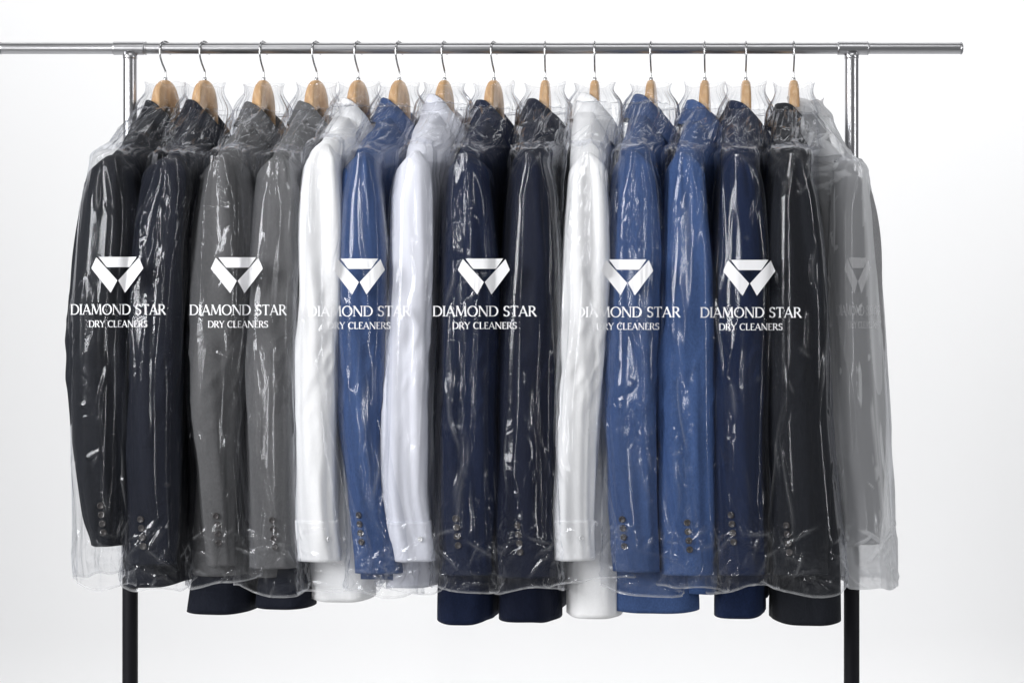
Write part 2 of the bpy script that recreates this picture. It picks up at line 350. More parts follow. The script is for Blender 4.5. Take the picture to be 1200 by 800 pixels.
BAGBVH = []
def build_garment(i, g):
    seed = i * 31 + 5
    Yn = g.get('Yn', -0.2); YSc = Yn - 0.015
    capc = (g['sl'][1][1] + g['sl'][1][2]) / 2
    x0 = wx(g['h'])
    nx = wx(capc, Yn)
    far = g.get('far', (x0 + (x0 - nx) * 0.75 + 0.006, 0.19))
    neckp = g.get('neck', (x0, 0.0))
    C, NN = make_spine((nx, Yn), neckp, far)
    g['C'], g['NN'] = C, NN
    zs = wz(g['cap'], Yn) - 0.018
    ztop = wz(g['top'], -0.03)            # top of the collar at the back
    zn = ztop - 0.03
    zh = wz(g['hem'][0], Yn)
    g.update(zs=zs, zn=zn, zh=zh, ztop=ztop, YS=YSc)
    name = {'jacket': 'suit_jacket', 'shirt': 'dress_shirt'}[g['k']]
    root = thing(name, g['label'], g['k'], (x0, 0, round(zh, 3)), 'jackets hanging on the rail' if g['k'] == 'jacket' else 'shirts hanging on the rail')
    g['root'] = root
    mat = F[g['f']]
    # ---- body
    th = np.linspace(0, 2 * np.pi, 120, endpoint=False)
    c, s = np.cos(th), np.sin(th)
    zz = np.concatenate([np.linspace(zh, zs, 90, endpoint=False), zs + (zn - zs) * np.linspace(0, 1, 46)])
    p = np.clip((zz - zs) / (zn - zs), 0, 1)
    ext = 0.2 + 0.80 * (1 - p ** 1.15)
    ext = ext[:, None]
    cc, ss_ = se(c, 0.55)[None, :], se(s, 0.62)[None, :]
    tt = -cc * ext                               # th = 0 is the near end
    nearw = sst(-0.25, -0.95, tt)
    low = (1 - sst(zh, zs, zz))[:, None] ** g.get('lp', 1)
    hl, hr = g['hem'][1], g['hem'][2]
    hxc, hhw = fit_hem(C, NN, nx, cc, ss_, 1.04, 0.034, -0.25, hl, hr, YSc)
    Wn = 0.036 * (1 - low) + hhw * low
    W = (0.034 * (1 - nearw) + Wn * nearw)
    pp = p[:, None]
    W = W * (1 - pp) + 0.034 * pp
    Cp = C(tt); Np = NN(tt)
    XY = Cp + Np * (W * ss_)[..., None]
    XY[..., 0] += (hxc - nx) * low * nearw
    Z = np.repeat(zz[:, None], len(th), 1)
    front = np.clip(ss_, 0, 1)                    # +N side is the front of the garment
    Z = Z - pp * front * 0.045
    Z = Z - (low ** 8) * (0.009 * np.clip(cc, 0, 1) ** 2) + (low ** 6) * (vn(np.sin(th)[None, :] * 1.3 + i, 0, 0, seed) - 0.5) * 0.007
    Pb = np.dstack([XY[..., 0], XY[..., 1], Z])
    nrm = normals(Pb)
    d = (vn(Pb[..., 0] * 16 + 9 * i, Pb[..., 1] * 16, Pb[..., 2] * 2.6, seed) - 0.5) * 0.014 + (vn(Pb[..., 0] * 40, Pb[..., 1] * 40, Pb[..., 2] * 14, seed + 1) - 0.5) * 0.004
    Pb = Pb + nrm * (d * (1 - 0.5 * pp))[..., None]
    lip = Pb[:1].copy(); ctr = lip.mean(1, keepdims=True)
    lips = [ctr + (lip - ctr) * np.array([0.93, 0.985, 1]) + [0, 0, 0.03], ctr + (lip - ctr) * np.array([0.94, 0.99, 1]) + [0, 0, 0.001]]
    Pb = np.concatenate(lips + [Pb], 0)
    body = link('body', grid(Pb, name='body'), mat, root)
    # ---- near sleeve
    def sleeve(pys, xc, hw, Yc, dep, capz, seedk):
        n = len(pys)
        q = np.clip((pys - pys[0]) / 34.0, 0, 1)
        sc = np.sqrt(1 - (1 - q) ** 2 * 0.97)
        th = np.linspace(0, 2 * np.pi, 72, endpoint=False)
        c, s = np.cos(th), np.sin(th)
        # th = 0 faces the camera side
        X = xc[:, None] + (hw * (0.15 + 0.85 * sc))[:, None] * se(s, 0.92)[None, :]
        Y = (Yc + 0.02 * (1 - sc))[:, None] - (dep * sc)[:, None] * se(c, 0.85)[None, :]
        Zr = np.repeat(wz(pys, Yc)[:, None], len(th), 1)
        P = np.dstack([X, Y, Zr])
        nr = normals(P)
        a = np.arctan2(s, c)[None, :]
        f = (pys - pys[0]) / (pys[-1] - pys[0])
        dd = (vn(a * 1.6 + 3 + Zr * 2, Zr * 3.0, 0, seedk) - 0.5) * 0.016
        dd += (vn(a * 3.5 + Zr * 5, Zr * 9, 0, seedk + 3) - 0.5) * 0.0045
        el = np.exp(-((f - 0.52) / 0.16) ** 2)[:, None]       # elbow creases
        dd += el * (ridge(a * 1.2 + Zr * 12, Zr * 26 - a * 2, 0, seedk + 5) - 0.5) * 0.0038
        dd += ((1 - q)[:, None] * 0 + np.exp(-(f / 0.12) ** 2)[:, None] * (vn(a * 6, Zr * 6, 0, seedk + 9) - 0.5) * 0.006)
        fall = sst(0, 0.05, f)[:, None] * (1 - 0.6 * sst(0.93, 1, f))[:, None]
        P = P + nr * (dd * fall)[..., None]
        lp = P[-1:].copy(); ct = lp.mean(1, keepdims=True)
        P = np.concatenate([P, ct + (lp - ct) * 0.94 + [0, 0, 0.0005], ct + (lp - ct) * 0.9 + [0, 0, 0.05]], 0)
        tp = P[:1].mean(1, keepdims=True) + (P[:1] - P[:1].mean(1, keepdims=True)) * 0.02
        return np.concatenate([tp, P], 0)
    pys = np.concatenate([np.linspace(g['sl'][0][0], g['sl'][0][0] + 24, 16, endpoint=False), np.linspace(g['sl'][0][0] + 24, g['sl'][-1][0], 150)])
    l, r = sleeve_px(g, pys); l, r = smooth1(l), smooth1(r)
    Pn = sleeve(pys, wx((l + r) / 2, YSc), (r - l) / 2 * S * (D + YSc) / D, YSc, np.full(len(pys), 0.044) - 0.012 * sst(0.6, 1, (pys - pys[0]) / (pys[-1] - pys[0])), 0, seed + 40)
    sn = link('sleeve', grid(Pn, name='sleeve'), mat, root)
    g['slP'] = Pn
    # ---- far sleeve
    f = (pys - pys[0]) / (pys[-1] - pys[0])
    fx = float(C(1.0)[0]); fy = float(C(1.0)[1])
    Pf = sleeve(pys, np.full(len(pys), fx) + 0.012 * f, np.full(len(pys), 0.036), 0.0, np.full(len(pys), 0.036), 0, seed + 70)
    Pf[..., 1] += fy + 0.012; Pf[..., 2] = wz(g['sl'][0][0], Yn) - (Pf[..., 2].max() - Pf[..., 2]) * 0.96
    link('sleeve', grid(Pf[::2], name='sleeve'), mat, root)
    # ---- collar: stand + fall round the neck
    ph = np.linspace(0.30, 2 * np.pi - 0.30, 60)      # 0 = front (+N)
    rows = []
    prof = [(-0.004, -0.032), (-0.002, -0.012), (0.0, 0.0), (0.0018, 0.0022), (0.0042, 0.001), (0.0095, -0.011), (0.0170, -0.025), (0.0245, -0.038), (0.0240, -0.0400), (0.0160, -0.036)]
    if g['k'] == 'shirt': prof = [(a_ * 0.85, b_ * 1.12) for a_, b_ in prof]
    drop = (0.5 + 0.5 * np.cos(ph)) ** 2.6 * 0.070
    side = np.abs(np.sin(ph))
    for (o_, dz) in prof:
        A_ = 0.030 + o_; B_ = 0.045 + o_
        vN = np.cos(ph) * A_ + 0.004; vT = np.sin(ph) * B_
        vN = np.where(vN > 0, vN * (1 + 0.25 * (drop / 0.06)), vN)
        fw = 1 + 0.35 * drop / 0.06
        t = vT / 0.2
        Cc = C(t * 0.9); Nc = NN(t * 0)
        xy = Cc + Nc * vN[:, None]
        z = ztop - drop + dz * fw - side * 0.003
        rows.append(np.column_stack([xy, z]))
    Pc = np.array(rows)
    Pc += (vn(Pc[..., 0] * 60, Pc[..., 1] * 60, Pc[..., 2] * 40, seed + 2) - 0.5)[..., None] * 0.003
    link('collar', grid(Pc, wrapv=False, name='collar'), mat, root)
    # ---- lapels (jackets) or button placket (shirts) on the front side
    def strip(tc_fun, wid, z0, z1, off, nm, m_):
        zz_ = np.linspace(z0, z1, 40); u = np.linspace(-1, 1, 7)
        R = []
        for z in zz_:
            k_ = (z0 - z) / (z0 - z1)
            tcn, ww = tc_fun(k_), wid(k_)
            t = tcn + u * ww
            pz = np.clip((z + 0.03 - zs) / (zn - zs), 0, 1)
            wdt = 0.0345 + off + 0.004 * (1 - u * u)
            wl = (1 - sst(zh, zs, np.array(z)))
            nw_ = sst(-0.25, -0.95, t)
            wdt = wdt + (hhw - 0.036) * wl * nw_
            xy = C(t) + NN(t) * (wdt)[:, None] if hasattr(wdt, '__len__') else C(t) + NN(t) * wdt
            R.append(np.column_stack([xy, np.full(7, z)]))
        return link(nm, grid(np.array(R), wrapv=False, name=nm), m_, root)
    if g['k'] == 'jacket':
        strip(lambda k: -0.20 + 0.12 * k, lambda k: 0.05 + 0.17 * math.sin(math.pi * min(1, k * 1.05)) ** 0.8, ztop - 0.075, ztop - 0.36, 0.004, 'lapel', mat)
        strip(lambda k: 0.20 - 0.12 * k, lambda k: 0.05 + 0.17 * math.sin(math.pi * min(1, k * 1.05)) ** 0.8, ztop - 0.075, ztop - 0.36, 0.004, 'lapel', mat)
    else:
        strip(lambda k: 0.0, lambda k: 0.085, ztop - 0.085, zh + 0.03, 0.004, 'placket', mat)
    # ---- cuff
    bv = BVHTree.FromPolygons([Vector(v) for v in Pn.reshape(-1, 3)], quads(Pn.shape[0], 72))
    g['bvh'] = bv
    if g['k'] == 'shirt':
        n = Pn.shape[0] - 2
        rows_c = Pn[n - 16:n].copy(); ct = rows_c.mean(1, keepdims=True)
        cu = ct + (rows_c - ct) * np.array([1.035, 1.05, 1]); cu[-1, :, 2] -= 0.001
        top_in = ct[:1] + (rows_c[:1] - ct[:1]) * 0.99; bot = ct[-1:] + (rows_c[-1:] - ct[-1:]) * 0.97
        cf = link('cuff', grid(np.concatenate([top_in, cu, bot], 0), name='cuff'), mat, root)
        bx, by = (g['sl'][-1][1] + 33, g['sl'][-1][0] - 24)
        put_button(root, bv, bx, by, 0.0042, M_PEARL, extra=0.003)
    if g['bt']:
        for k in range(4):
            put_button(root, bv, g['bt'][0] + k * g.get('bs', 1.0), g['bt'][1] + k * 10.5, 0.0054, M_BUTTON)
    if g['k'] == 'jacket':     # vent edge beside the buttons and a sleeve seam
        pass
def quads(n, m):
    return [(i * m + j, i * m + (j + 1) % m, (i + 1) * m + (j + 1) % m, (i + 1) * m + j) for i in range(n - 1) for j in range(m)]
def lathe(profile, seg=20):
    V = []; Fc = []
    for (r, z) in profile:
        for k in range(seg):
            a = 2 * math.pi * k / seg; V.append((r * math.cos(a), r * math.sin(a), z))
    n = len(profile)
    for i in range(n - 1):
        for k in range(seg): Fc.append((i * seg + k, i * seg + (k + 1) % seg, (i + 1) * seg + (k + 1) % seg, (i + 1) * seg + k))
    return np.array(V), Fc
def fit_hem(C, NN, nx, cc, ss_, ext, wfar, w0, hl, hr, Y):
    # find the centre and half width that give the near end of the hem its measured span
    xc, hw = wx((hl + hr) / 2, Y), (hr - hl) / 2 * S * 0.94
    tt = -cc * ext; nw = sst(w0, -0.95, tt)
    for _ in range(6):
        xy = C(tt) + NN(tt) * ((wfar * (1 - nw) + hw * nw) * ss_)[..., None]
        xy[..., 0] += (xc - nx) * nw
        px = xy[..., 0] / (S * (D + xy[..., 1]) / D) + 600
        m_ = tt < -0.72; a, b = px[m_].min(), px[m_].max()
        xc += ((hl + hr) / 2 - (a + b) / 2) * S * 0.94; hw += ((hr - hl) - (b - a)) / 2 * S * 0.94 * 0.8
    return xc, max(hw, 0.02)
def put_button(root, bv, px, py, R, mat, extra=0.0):
    o = Vector((0, -D, ZC)); tgt = Vector((wx(px, -0.26), -0.26, wz(py, -0.26)))
    hit, nr, _, _ = bv.ray_cast(o, (tgt - o).normalized())
    if hit is None: return
    if nr.y > 0: nr = -nr
    prof = [(R * 0.98, 0), (R, R * .25), (R * .92, R * .48), (R * .78, R * .5), (R * .62, R * .3), (R * .2, R * .26), (0.0001, R * .26)]
    V, Fc = lathe(prof)
    q = nr.to_track_quat('Z', 'Y').to_matrix()
    V = [tuple(q @ Vector(v) + hit + nr * (0.0005 + extra)) for v in V]
    me = bpy.data.meshes.new('button'); me.from_pydata(V, [], Fc); me.update()
    link('button', me, mat, root)

# ------------------------------------------------------------------ hangers
def build_hanger(i, g):
    C, NN = g['C'], g['NN']; x0 = wx(g['h'])
    zt = wz(94)                              # top of the wooden head
    root = thing('clothes_hanger', g['hlabel'], 'hanger', (x0, 0, round(zt - 0.14, 3)), 'wooden hangers on the rail')
    yaw = math.radians(g['yaw'])
    us = np.concatenate([-np.linspace(0.160, 0.034, 26), np.linspace(-0.033, 0.033, 27), np.linspace(0.034, 0.160, 26)])
    rings = []
    for u in us:
        au = abs(u)
        if au < 0.030: top = -0.031 * (1 - math.sqrt(max(0, 1 - (au / 0.031) ** 2)) ) ** 1.0
        else: top = None
        ta = max(au / 0.2, 0.2); arm_top = (g['zs'] + (g['zn'] - g['zs']) * max(0, 1 - (ta - 0.2) / 0.84) ** (1 / 1.15)) - zt - 0.024
        arm_top = min(arm_top, -0.040 - (au - 0.03) * 1.6) if au < 0.05 else min(arm_top, -0.072)
        hd = -0.036 * (1 - math.sqrt(max(0.0, 1 - min(1, au / 0.0315) ** 2)))
        tz = max(hd if au < 0.0312 else -9, arm_top)
        bz = min(-0.050 - max(0, au - 0.004) * 0.95, tz - 0.02) if au < 0.05 else tz - 0.024
        ht = 0.0085 + 0.010 * sst(0.09, 0.18, au)
        t = -u / 0.2 * -1
        # u > 0 is away from the camera
        cs = C(u / 0.2)
        hy = np.array([x0 - 0 + math.sin(yaw) * u, math.cos(yaw) * u])
        wgt = math.exp(-(u / 0.055) ** 2)
        ctr = cs * (1 - wgt) + hy * wgt
        nn = NN(u / 0.2) * (1 - wgt) + np.array([math.cos(yaw), -math.sin(yaw)]) * wgt; nn = nn / np.linalg.norm(nn)
        mid, hh = (tz + bz) / 2, (tz - bz) / 2
        ring = []
        for k in range(16):
            a = 2 * math.pi * k / 16 + math.pi / 16
            v_, z_ = se(math.cos(a), 0.55) * ht, se(math.sin(a), 0.55) * hh
            ring.append((ctr[0] + nn[0] * v_, ctr[1] + nn[1] * v_, zt + mid + z_))
        rings.append(ring)
    me = grid(np.array(rings), name='wooden_arms')
    wood = link('wooden_arms', me, M_WOOD, root)
    yh = yaw + 0.0
    hk = [(0, zt - ZR - 0.012), (0, zt - ZR), (0, -0.043), (0.0005, -0.038), (0.009, -0.026), (0.0145, -0.014), (0.0150, -0.002), (0.0125, 0.0060), (0.0075, 0.0102), (0, 0.0116), (-0.0075, 0.0098), (-0.0125, 0.0035), (-0.0135, -0.004), (-0.0125, -0.0085)]
    pts = [(x0 - math.sin(yh) * a, -math.cos(yh) * a, ZR + b) for a, b in hk]
    pts = smooth_path(pts, 5)
    link('hook', tube(pts, 0.00155, 12), M_WIRE, root)
    link('ferrule', tube([(x0, 0, zt - 0.003), (x0, 0, zt + 0.004), (x0, 0, zt + 0.0045)], [0.0034, 0.0032, 0.002], 16), M_WIRE, root)

# ------------------------------------------------------------------ bags
def build_bag(i, g):
    seed = 900 + i * 17
    C, NN = g['C'], g['NN']
    x0 = g['root'].location.x
    Yn = g.get('Yn', -0.2); YSc = g['YS']
    zb = wz(g['bag'], Yn - 0.06); zs = g['zs'] + 0.010; zn = g['ztop'] - 0.022; ztp = wz(98)
    nb, nsd, nk = 300, 90, 30
    if g.get('noears'): ztp = g['ztop'] + 0.012
    zz = np.concatenate([np.linspace(zb, zb + 0.13, 84, endpoint=False), np.linspace(zb + 0.13, zs, nb - 84, endpoint=False), np.linspace(zs, zn, nsd, endpoint=False), np.linspace(zn, ztp, nk)])
    p = np.clip((zz - zs) / (zn - zs), 0, 1); kk = np.clip((zz - zn) / (ztp - zn), 0, 1)
    thr = np.linspace(-1, 1, 300, endpoint=False)
    th = np.pi * (0.42 * thr + 0.58 * thr ** 3)          # denser on the near side
    c, s = np.cos(th), np.sin(th)
    ext_n = (0.24 + 0.8 * (1 - p))
    e0 = 1.0 + 0.078 / abs(np.linalg.norm(np.array(C(-1.0)) - np.array(C(-0.99))) * 100)
    e0 += g.get('ex', 0)
    ext_n = (0.25 + 0.81 * (1 - p ** 1.1) + (e0 - 1.06) * (1 - sst(0, 0.22, p))) * (1 - 0.5 * sst(0, 1, kk))
    ext_f = (0.25 + 0.81 * (1 - p ** 1.1) + 0.20 * (1 - sst(0, 0.22, p))) * (1 - 0.5 * sst(0, 1, kk))
    rnd = sst(zs - 0.08, zs + 0.02, zz)[:, None]
    cc, ss_ = se(c[None, :], 0.42 + 0.35 * rnd), se(s[None, :], 0.52 + 0.40 * rnd)
    tt = np.where(cc > 0, -cc * ext_n[:, None], -cc * ext_f[:, None])
    nearw = sst(-0.2, -0.95, tt)
    py = 400 - (zz - ZC) / (S * (D + YSc) / D)
    key = 'bagLR' if 'bagLR' in g else 'sl'
    l, r = sleeve_px(g, py, key); l, r = smooth1(l, 12), smooth1(r, 12)
    bxc = wx((l + r) / 2, YSc); bhw = (r - l) / 2 * S * 0.94 + (0.007 if key == 'sl' else 0.002)
    # towards the bottom the bag also takes in the body hem
    low = (1 - sst(zb, zb + 0.30, zz))
    if key == 'sl' and not g.get('noears'):
        hl, hr = g['hem'][1], min(g['hem'][2], g['hem'][1] + 80)
        L2, R2 = np.minimum(l, hl - 1), np.maximum(r, hr + 1)
        l = l * (1 - low) + L2 * low; r = r * (1 - low) + R2 * low
        bxc = wx((l + r) / 2, YSc); bhw = (r - l) / 2 * S * 0.94 + 0.007
    W = 0.042 * (1 - nearw) + np.maximum(bhw, 0.036)[:, None] * nearw
    pp, k2 = p[:, None], kk[:, None]
    W = W * (1 - pp) + 0.040 * pp
    W = W * (1 - 0.34 * sst(0, 0.8, k2))
    Cp, Np = C(tt), NN(tt)
    XY = Cp + Np * (W * ss_)[..., None]
    cx1 = float(C(-1.0)[0])
    dx = (bxc - cx1)[:, None] * (1 - pp) * nearw - np.where(tt < -1, Cp[..., 0] - cx1, 0)
    XY[..., 0] += dx
    Z = np.repeat(zz[:, None], len(th), 1)
    # ears at the open top
    Z = Z + (k2 ** 2) * (np.abs(s)[None, :] ** 6 * 0.003 - 0.003 * np.abs(c)[None, :] + (vn(th[None, :] * 2.2 + 5, 0, 0, seed) - 0.5) * 0.006)
    XY = XY + Np * ((k2 ** 3) * np.sign(s)[None, :] * np.abs(s)[None, :] ** 3 * 0.008)[..., None]
    P = np.dstack([XY, Z])
    nr = normals(P)
    arc = np.concatenate([np.zeros((len(zz), 1)), np.cumsum(np.linalg.norm(np.diff(P, axis=1), axis=-1), 1)], 1)
    mid = arc[nb // 2] ; A = np.repeat(mid[None, :], len(zz), 0)
    H = np.repeat((zz - zb)[:, None], len(th), 1)
    wob = (vn(A * 9, H * 4, 0, seed + 1) - 0.5) * 0.03
    # long soft folds that fall from the shoulder
    calm = sst(0.42, 0.62, vn(A * 16 + 7, H * 1.5, 0, seed + 12))
    edgeL = sst(0.35, 0.9, -s)[None, :]
    calm = np.clip(0.12 + 0.8 * calm + 0.5 * edgeL, 0, 1)
    calm = np.maximum(calm, np.clip(pp * 3, 0, 1) * 0.9)
    fold = 0.08 + 0.36 * calm
    d = calm * (0.0045 * ridge((A + wob) * 26, H * 2.1, 0, seed + 2) ** 1.5 + 0.0035 * ridge((A + wob) * 48, H * 3.0, 0, seed + 3) ** 3)
    d += 0.006 * vn(A * 12, H * 3, 0, seed + 4)
    sh = np.exp(-((H + zb - (zs + 0.30 * (zn - zs)) + (vn(A * 9, 0, 0, seed + 21) - 0.5) * 0.09) / 0.045) ** 2)        # bunched film on the shoulder
    hem = np.exp(-((zz - zb) / 0.075) ** 2)[:, None]                             # gathered hem
    patch = sst(0.70, 0.86, vn(A * 9 + 3, H * 7, 0, seed + 6))                     # a few random dents
    cr = crumple(A * 17, H * 15, seed % 50, 3)
    d += (sh * 0.007 + hem * 0.012) * (0.75 - cr) + patch * 0.002 * (0.6 - cr) ** 2 * 3
    ex = sst(0, 0.02, zz - zb)[:, None]
    d = d * (1 - 0.8 * sst(0, 1, k2))
    # sharp fold lines pressed into the film: hem, shoulder, neck, and a few long falls
    rg = np.random.default_rng(seed)
    Ac = float(np.interp(0.0, th, mid)); A0, A1 = Ac - 0.095, Ac + 0.095
    hs, ht = zs - zb, ztp - zb
    segs = []
    for _ in range(30): segs.append((rg.uniform(A0, A1), rg.uniform(0.0, 0.095), rg.choice([-1, 1]) * rg.uniform(0.15, 1.35), rg.uniform(0.012, 0.045), rg.uniform(0.0012, 0.0034), rg.uniform(0.003, 0.006)))
    for _ in range(34): segs.append((rg.uniform(A0, A1), hs + rg.normal(0.035, 0.030), rg.normal(0.9, 0.7), rg.uniform(0.010, 0.038), rg.uniform(0.0012, 0.0032), rg.uniform(0.003, 0.006)))
    for _ in range(14): segs.append((rg.uniform(A0, A1), rg.uniform(zn - 0.03 - zb, ht), 1.57 + rg.normal(0, 0.25), rg.uniform(0.02, 0.05), rg.uniform(0.0006, 0.0018), rg.uniform(0.003, 0.005)))
    for _ in range(9): segs.append((rg.uniform(A0, A1), rg.uniform(0.10, hs - 0.03), 1.57 + rg.normal(0, 0.09), rg.uniform(0.04, 0.16), rg.uniform(0.0014, 0.0034), rg.uniform(0.004, 0.008)))
    for _ in range(18): segs.append((rg.uniform(A0, A1), rg.uniform(0.08, hs), 1.57 + rg.normal(0, 0.8), rg.uniform(0.006, 0.020), rg.uniform(0.0010, 0.0024), rg.uniform(0.003, 0.005)))
    lines = np.zeros_like(A); painted_glints = np.zeros_like(A)
    bow = (vn(A * 14, H * 14, 0, seed + 31) - 0.5) * 0.022
    for (a0, h0, an, ln, am, wd) in segs:
        ca, sa = math.cos(an), math.sin(an)
        X_, Y_ = A - a0, H - h0 
        al = X_ * ca + Y_ * sa; ac = -X_ * sa + Y_ * ca + bow * min(1, ln / 0.03)
        tn = np.clip(1 - np.abs(ac) / wd, 0, 1) * sst(1.0, 0.2, np.abs(al) / ln)
        painted_glints = np.maximum(painted_glints, tn ** 2.2 * min(1, am / 0.0022) * (0.55 + 0.45 * math.sin(a0 * 900)))
        lines += tn ** 1.2 * am * (1 if am > 0.0014 else -1)
    d = d + lines * (1 - 0.4 * k2)
    P = P + nr * d[..., None]
    P[..., 2] += (1 - ex) * (vn(A * 22, 0, 0, seed + 8) - 0.5) * 0.012 + hem * (vn(A * 10, 0, 0, seed + 9) - 0.5) * 0.020
    # hem gathers inward a little
    ctr = P.mean(1, keepdims=True)
    P[..., 0] = np.where(True, P[..., 0], 0)
    gath = (hem ** 3)
    P[..., 1] += np.where(c[None, :] > 0, 1, -1) * gath * 0.014
    crease = np.clip(0.05 + 0.30 * sh + 0.30 * hem + 0.35 * patch + 0.1 * k2, 0, 1)
    milk = 0.4 + 5.0 * sh * sst(0.25, 0.0, cr) + 2.5 * hem * sst(0.3, 0.0, cr) + 1.0 * hem + 9.0 * k2 + 0.9 * (vn((A + wob) * 18, H * 1.6, 0, seed + 11) > 0.72)
    edge = 1 - sst(0.002, 0.005, zz - zb)[:, None]
    milk = milk + painted_glints * 17 + edge * 40 + sst(0.93, 1.0, k2) * 16  # crease highlights painted into the milk, white whatever the light angle
    if g.get('milky'): milk = np.clip(milk, 0.7, 1.6) + 1.3 * (A * 0 + ridge((A + wob) * 20, H * 1.3, 0, seed + 14) ** 4)
    uv = np.dstack([A, H])
    root = thing('garment_bag', g['blabel'], 'garment bag', (x0, 0, round(zb, 3)), 'clear plastic garment bags on the rail')
    g['bag_root'] = root
    link('film', grid(P, uv=uv, attrs={'crease': crease, 'milk': milk, 'fold': fold}, name='film'), M_MILKY if g.get('milky') else M_FILM, root)
    g['bagP'] = P
    st = P[::2, ::2]
    BAGBVH.append(BVHTree.FromPolygons([Vector(v) for v in st.reshape(-1, 3)], quads(*st.shape[:2])))

# ------------------------------------------------------------------ trousers under the two grey jackets
def build_trousers(g, hem, label, mat, zt_off=0.36):
    C, NN = g['C'], g['NN']
    Yn = -0.2; YSc = g['YS']
    zh = wz(hem[0], Yn); z1 = g['ztop'] - zt_off
    root = thing('trousers', label, 'trousers', (g['root'].location.x, 0, round(zh, 3)), 'dark trousers under grey jackets')
    th = np.linspace(0, 2 * np.pi, 96, endpoint=False); c, s = np.cos(th), np.sin(th)
    zz = np.linspace(zh, z1, 60)
    k = ((zz - zh) / (z1 - zh))[:, None]
    cc, ss_ = se(c, 0.5)[None, :], se(s, 0.6)[None, :]
    tt = -cc * (1.03 - 0.35 * k)
    nearw = sst(-0.3, -0.95, tt)
    hxc, hhw = fit_hem(C, NN, float(C(-1.0)[0]), cc, ss_, 1.03, 0.03, -0.3, hem[1], hem[2], YSc)
    W = (0.03 * (1 - nearw) + hhw * nearw) * (1 - 0.75 * k)
    XY = C(tt) + NN(tt) * (W * ss_)[..., None]
    XY[..., 0] += (hxc - float(C(-1.0)[0])) * nearw * (1 - k * 0.3)
    Z = np.repeat(zz[:, None], len(th), 1) - (1 - k) ** 10 * 0.006 * np.clip(cc, 0, 1) ** 2
    P = np.dstack([XY, Z])
    P = P + normals(P) * ((vn(P[..., 0] * 18, P[..., 1] * 18, P[..., 2] * 3, 77) - 0.5) * 0.010)[..., None]
    lp = P[:1]; ct = lp.mean(1, keepdims=True)
    P = np.concatenate([ct + (lp - ct) * np.array([0.93, 0.98, 1]) + [0, 0, 0.04], ct + (lp - ct) * np.array([0.95, 0.99, 1]) + [0, 0, .001], P], 0)
    link('leg', grid(P, name='leg'), mat, root)

# ------------------------------------------------------------------ lettering
TK, TN = 0.155, 0.075
def arc(cx, cy, rx, ry, a0, a1, n=18):
    return [(cx + rx * math.cos(math.radians(a0 + (a1 - a0) * k / n)), cy + ry * math.sin(math.radians(a0 + (a1 - a0) * k / n))) for k in range(n + 1)]
V_, H_ = TK, TN
def ser(x, y, w=0.30): return ([(x - w / 2, y), (x + w / 2, y)], 0.05)
GL = {
 'D': (0.92, [([(.14, 0), (.14, 1)], TK), ([(.14, .965)] + arc(.40, .5, .44, .465, 90, -90) + [(.14, .035)], None), ser(.10, .975, .2), ser(.10, .025, .2)]),
 'I': (0.30, [([(.15, 0), (.15, 1)], TK), ser(.15, .975), ser(.15, .025)]),
 'A': (0.88, [([(.06, 0), (.43, 1)], TN), ([(.41, 1), (.80, 0)], TK), ([(.20, .34), (.66, .34)], TN), ser(.07, .025, .24), ser(.80, .025, .28)]),
 'M': (1.10, [([(.10, 0), (.18, 1)], TN), ([(.19, 1), (.55, .08)], TK), ([(.55, .08), (.90, 1)], TN), ([(.91, 1), (.98, 0)], TK), ser(.10, .025, .22), ser(.98, .025, .28), ser(.13, .975, .16), ser(.96, .975, .16)]),
 'O': (1.04, [(arc(.52, .5, .43, .475, 0, 360, 36), None)]),
 'N': (0.98, [([(.13, 0), (.13, 1)], TN), ([(.13, 1), (.84, 0)], TK), ([(.84, 0), (.84, 1)], TN), ser(.13, .025, .26), ser(.84, .975, .26), ser(.08, .975, .16)]),
 'S': (0.66, [([(.55, .84)] + arc(.33, .74, .21, .23, 40, 235, 14) + [(.33, .52)] + arc(.32, .27, .23, .24, 62, -140, 16) + [(.09, .17)], None), ([(.56, .98), (.56, .76)], 0.05), ([(.08, .24), (.08, .02)], 0.05)]),
 'T': (0.78, [([(.39, 0), (.39, 1)], TK), ([(.04, .965), (.74, .965)], TN), ser(.39, .025), ([(.05, .98), (.05, .80)], 0.05), ([(.73, .98), (.73, .80)], 0.05)]),
 'R': (0.80, [([(.15, 0), (.15, 1)], TK), ([(.15, .965)] + arc(.36, .73, .25, .235, 90, -90) + [(.15, .495)], None), ([(.36, .5), (.74, 0)], TK), ser(.13, .025, .28), ser(.1, .975, .18), ser(.76, .025, .16)]),
 'Y': (0.78, [([(.06, 1), (.40, .48)], TK), ([(.74, 1), (.40, .48)], TN), ([(.40, .52), (.40, 0)], TK), ser(.40, .025), ser(.07, .975, .26), ser(.72, .975, .24)]),
 'C': (0.86, [(arc(.50, .5, .41, .475, 48, 312, 28), None), ([(.78, .96), (.78, .74)], 0.05)]),
 'L': (0.66, [([(.15, 0), (.15, 1)], TK), ([(.15, .035), (.62, .035)], TN), ser(.15, .975), ([(.61, .03), (.61, .22)], 0.05)]),
 'E': (0.66, [([(.15, 0), (.15, 1)], TK), ([(.15, .035), (.60, .035)], TN), ([(.15, .965), (.58, .965)], TN), ([(.15, .52), (.50, .52)], TN), ([(.59, .03), (.59, .2)], 0.05), ([(.57, .97), (.57, .82)], 0.05)]),
 ' ': (0.42, []),
}
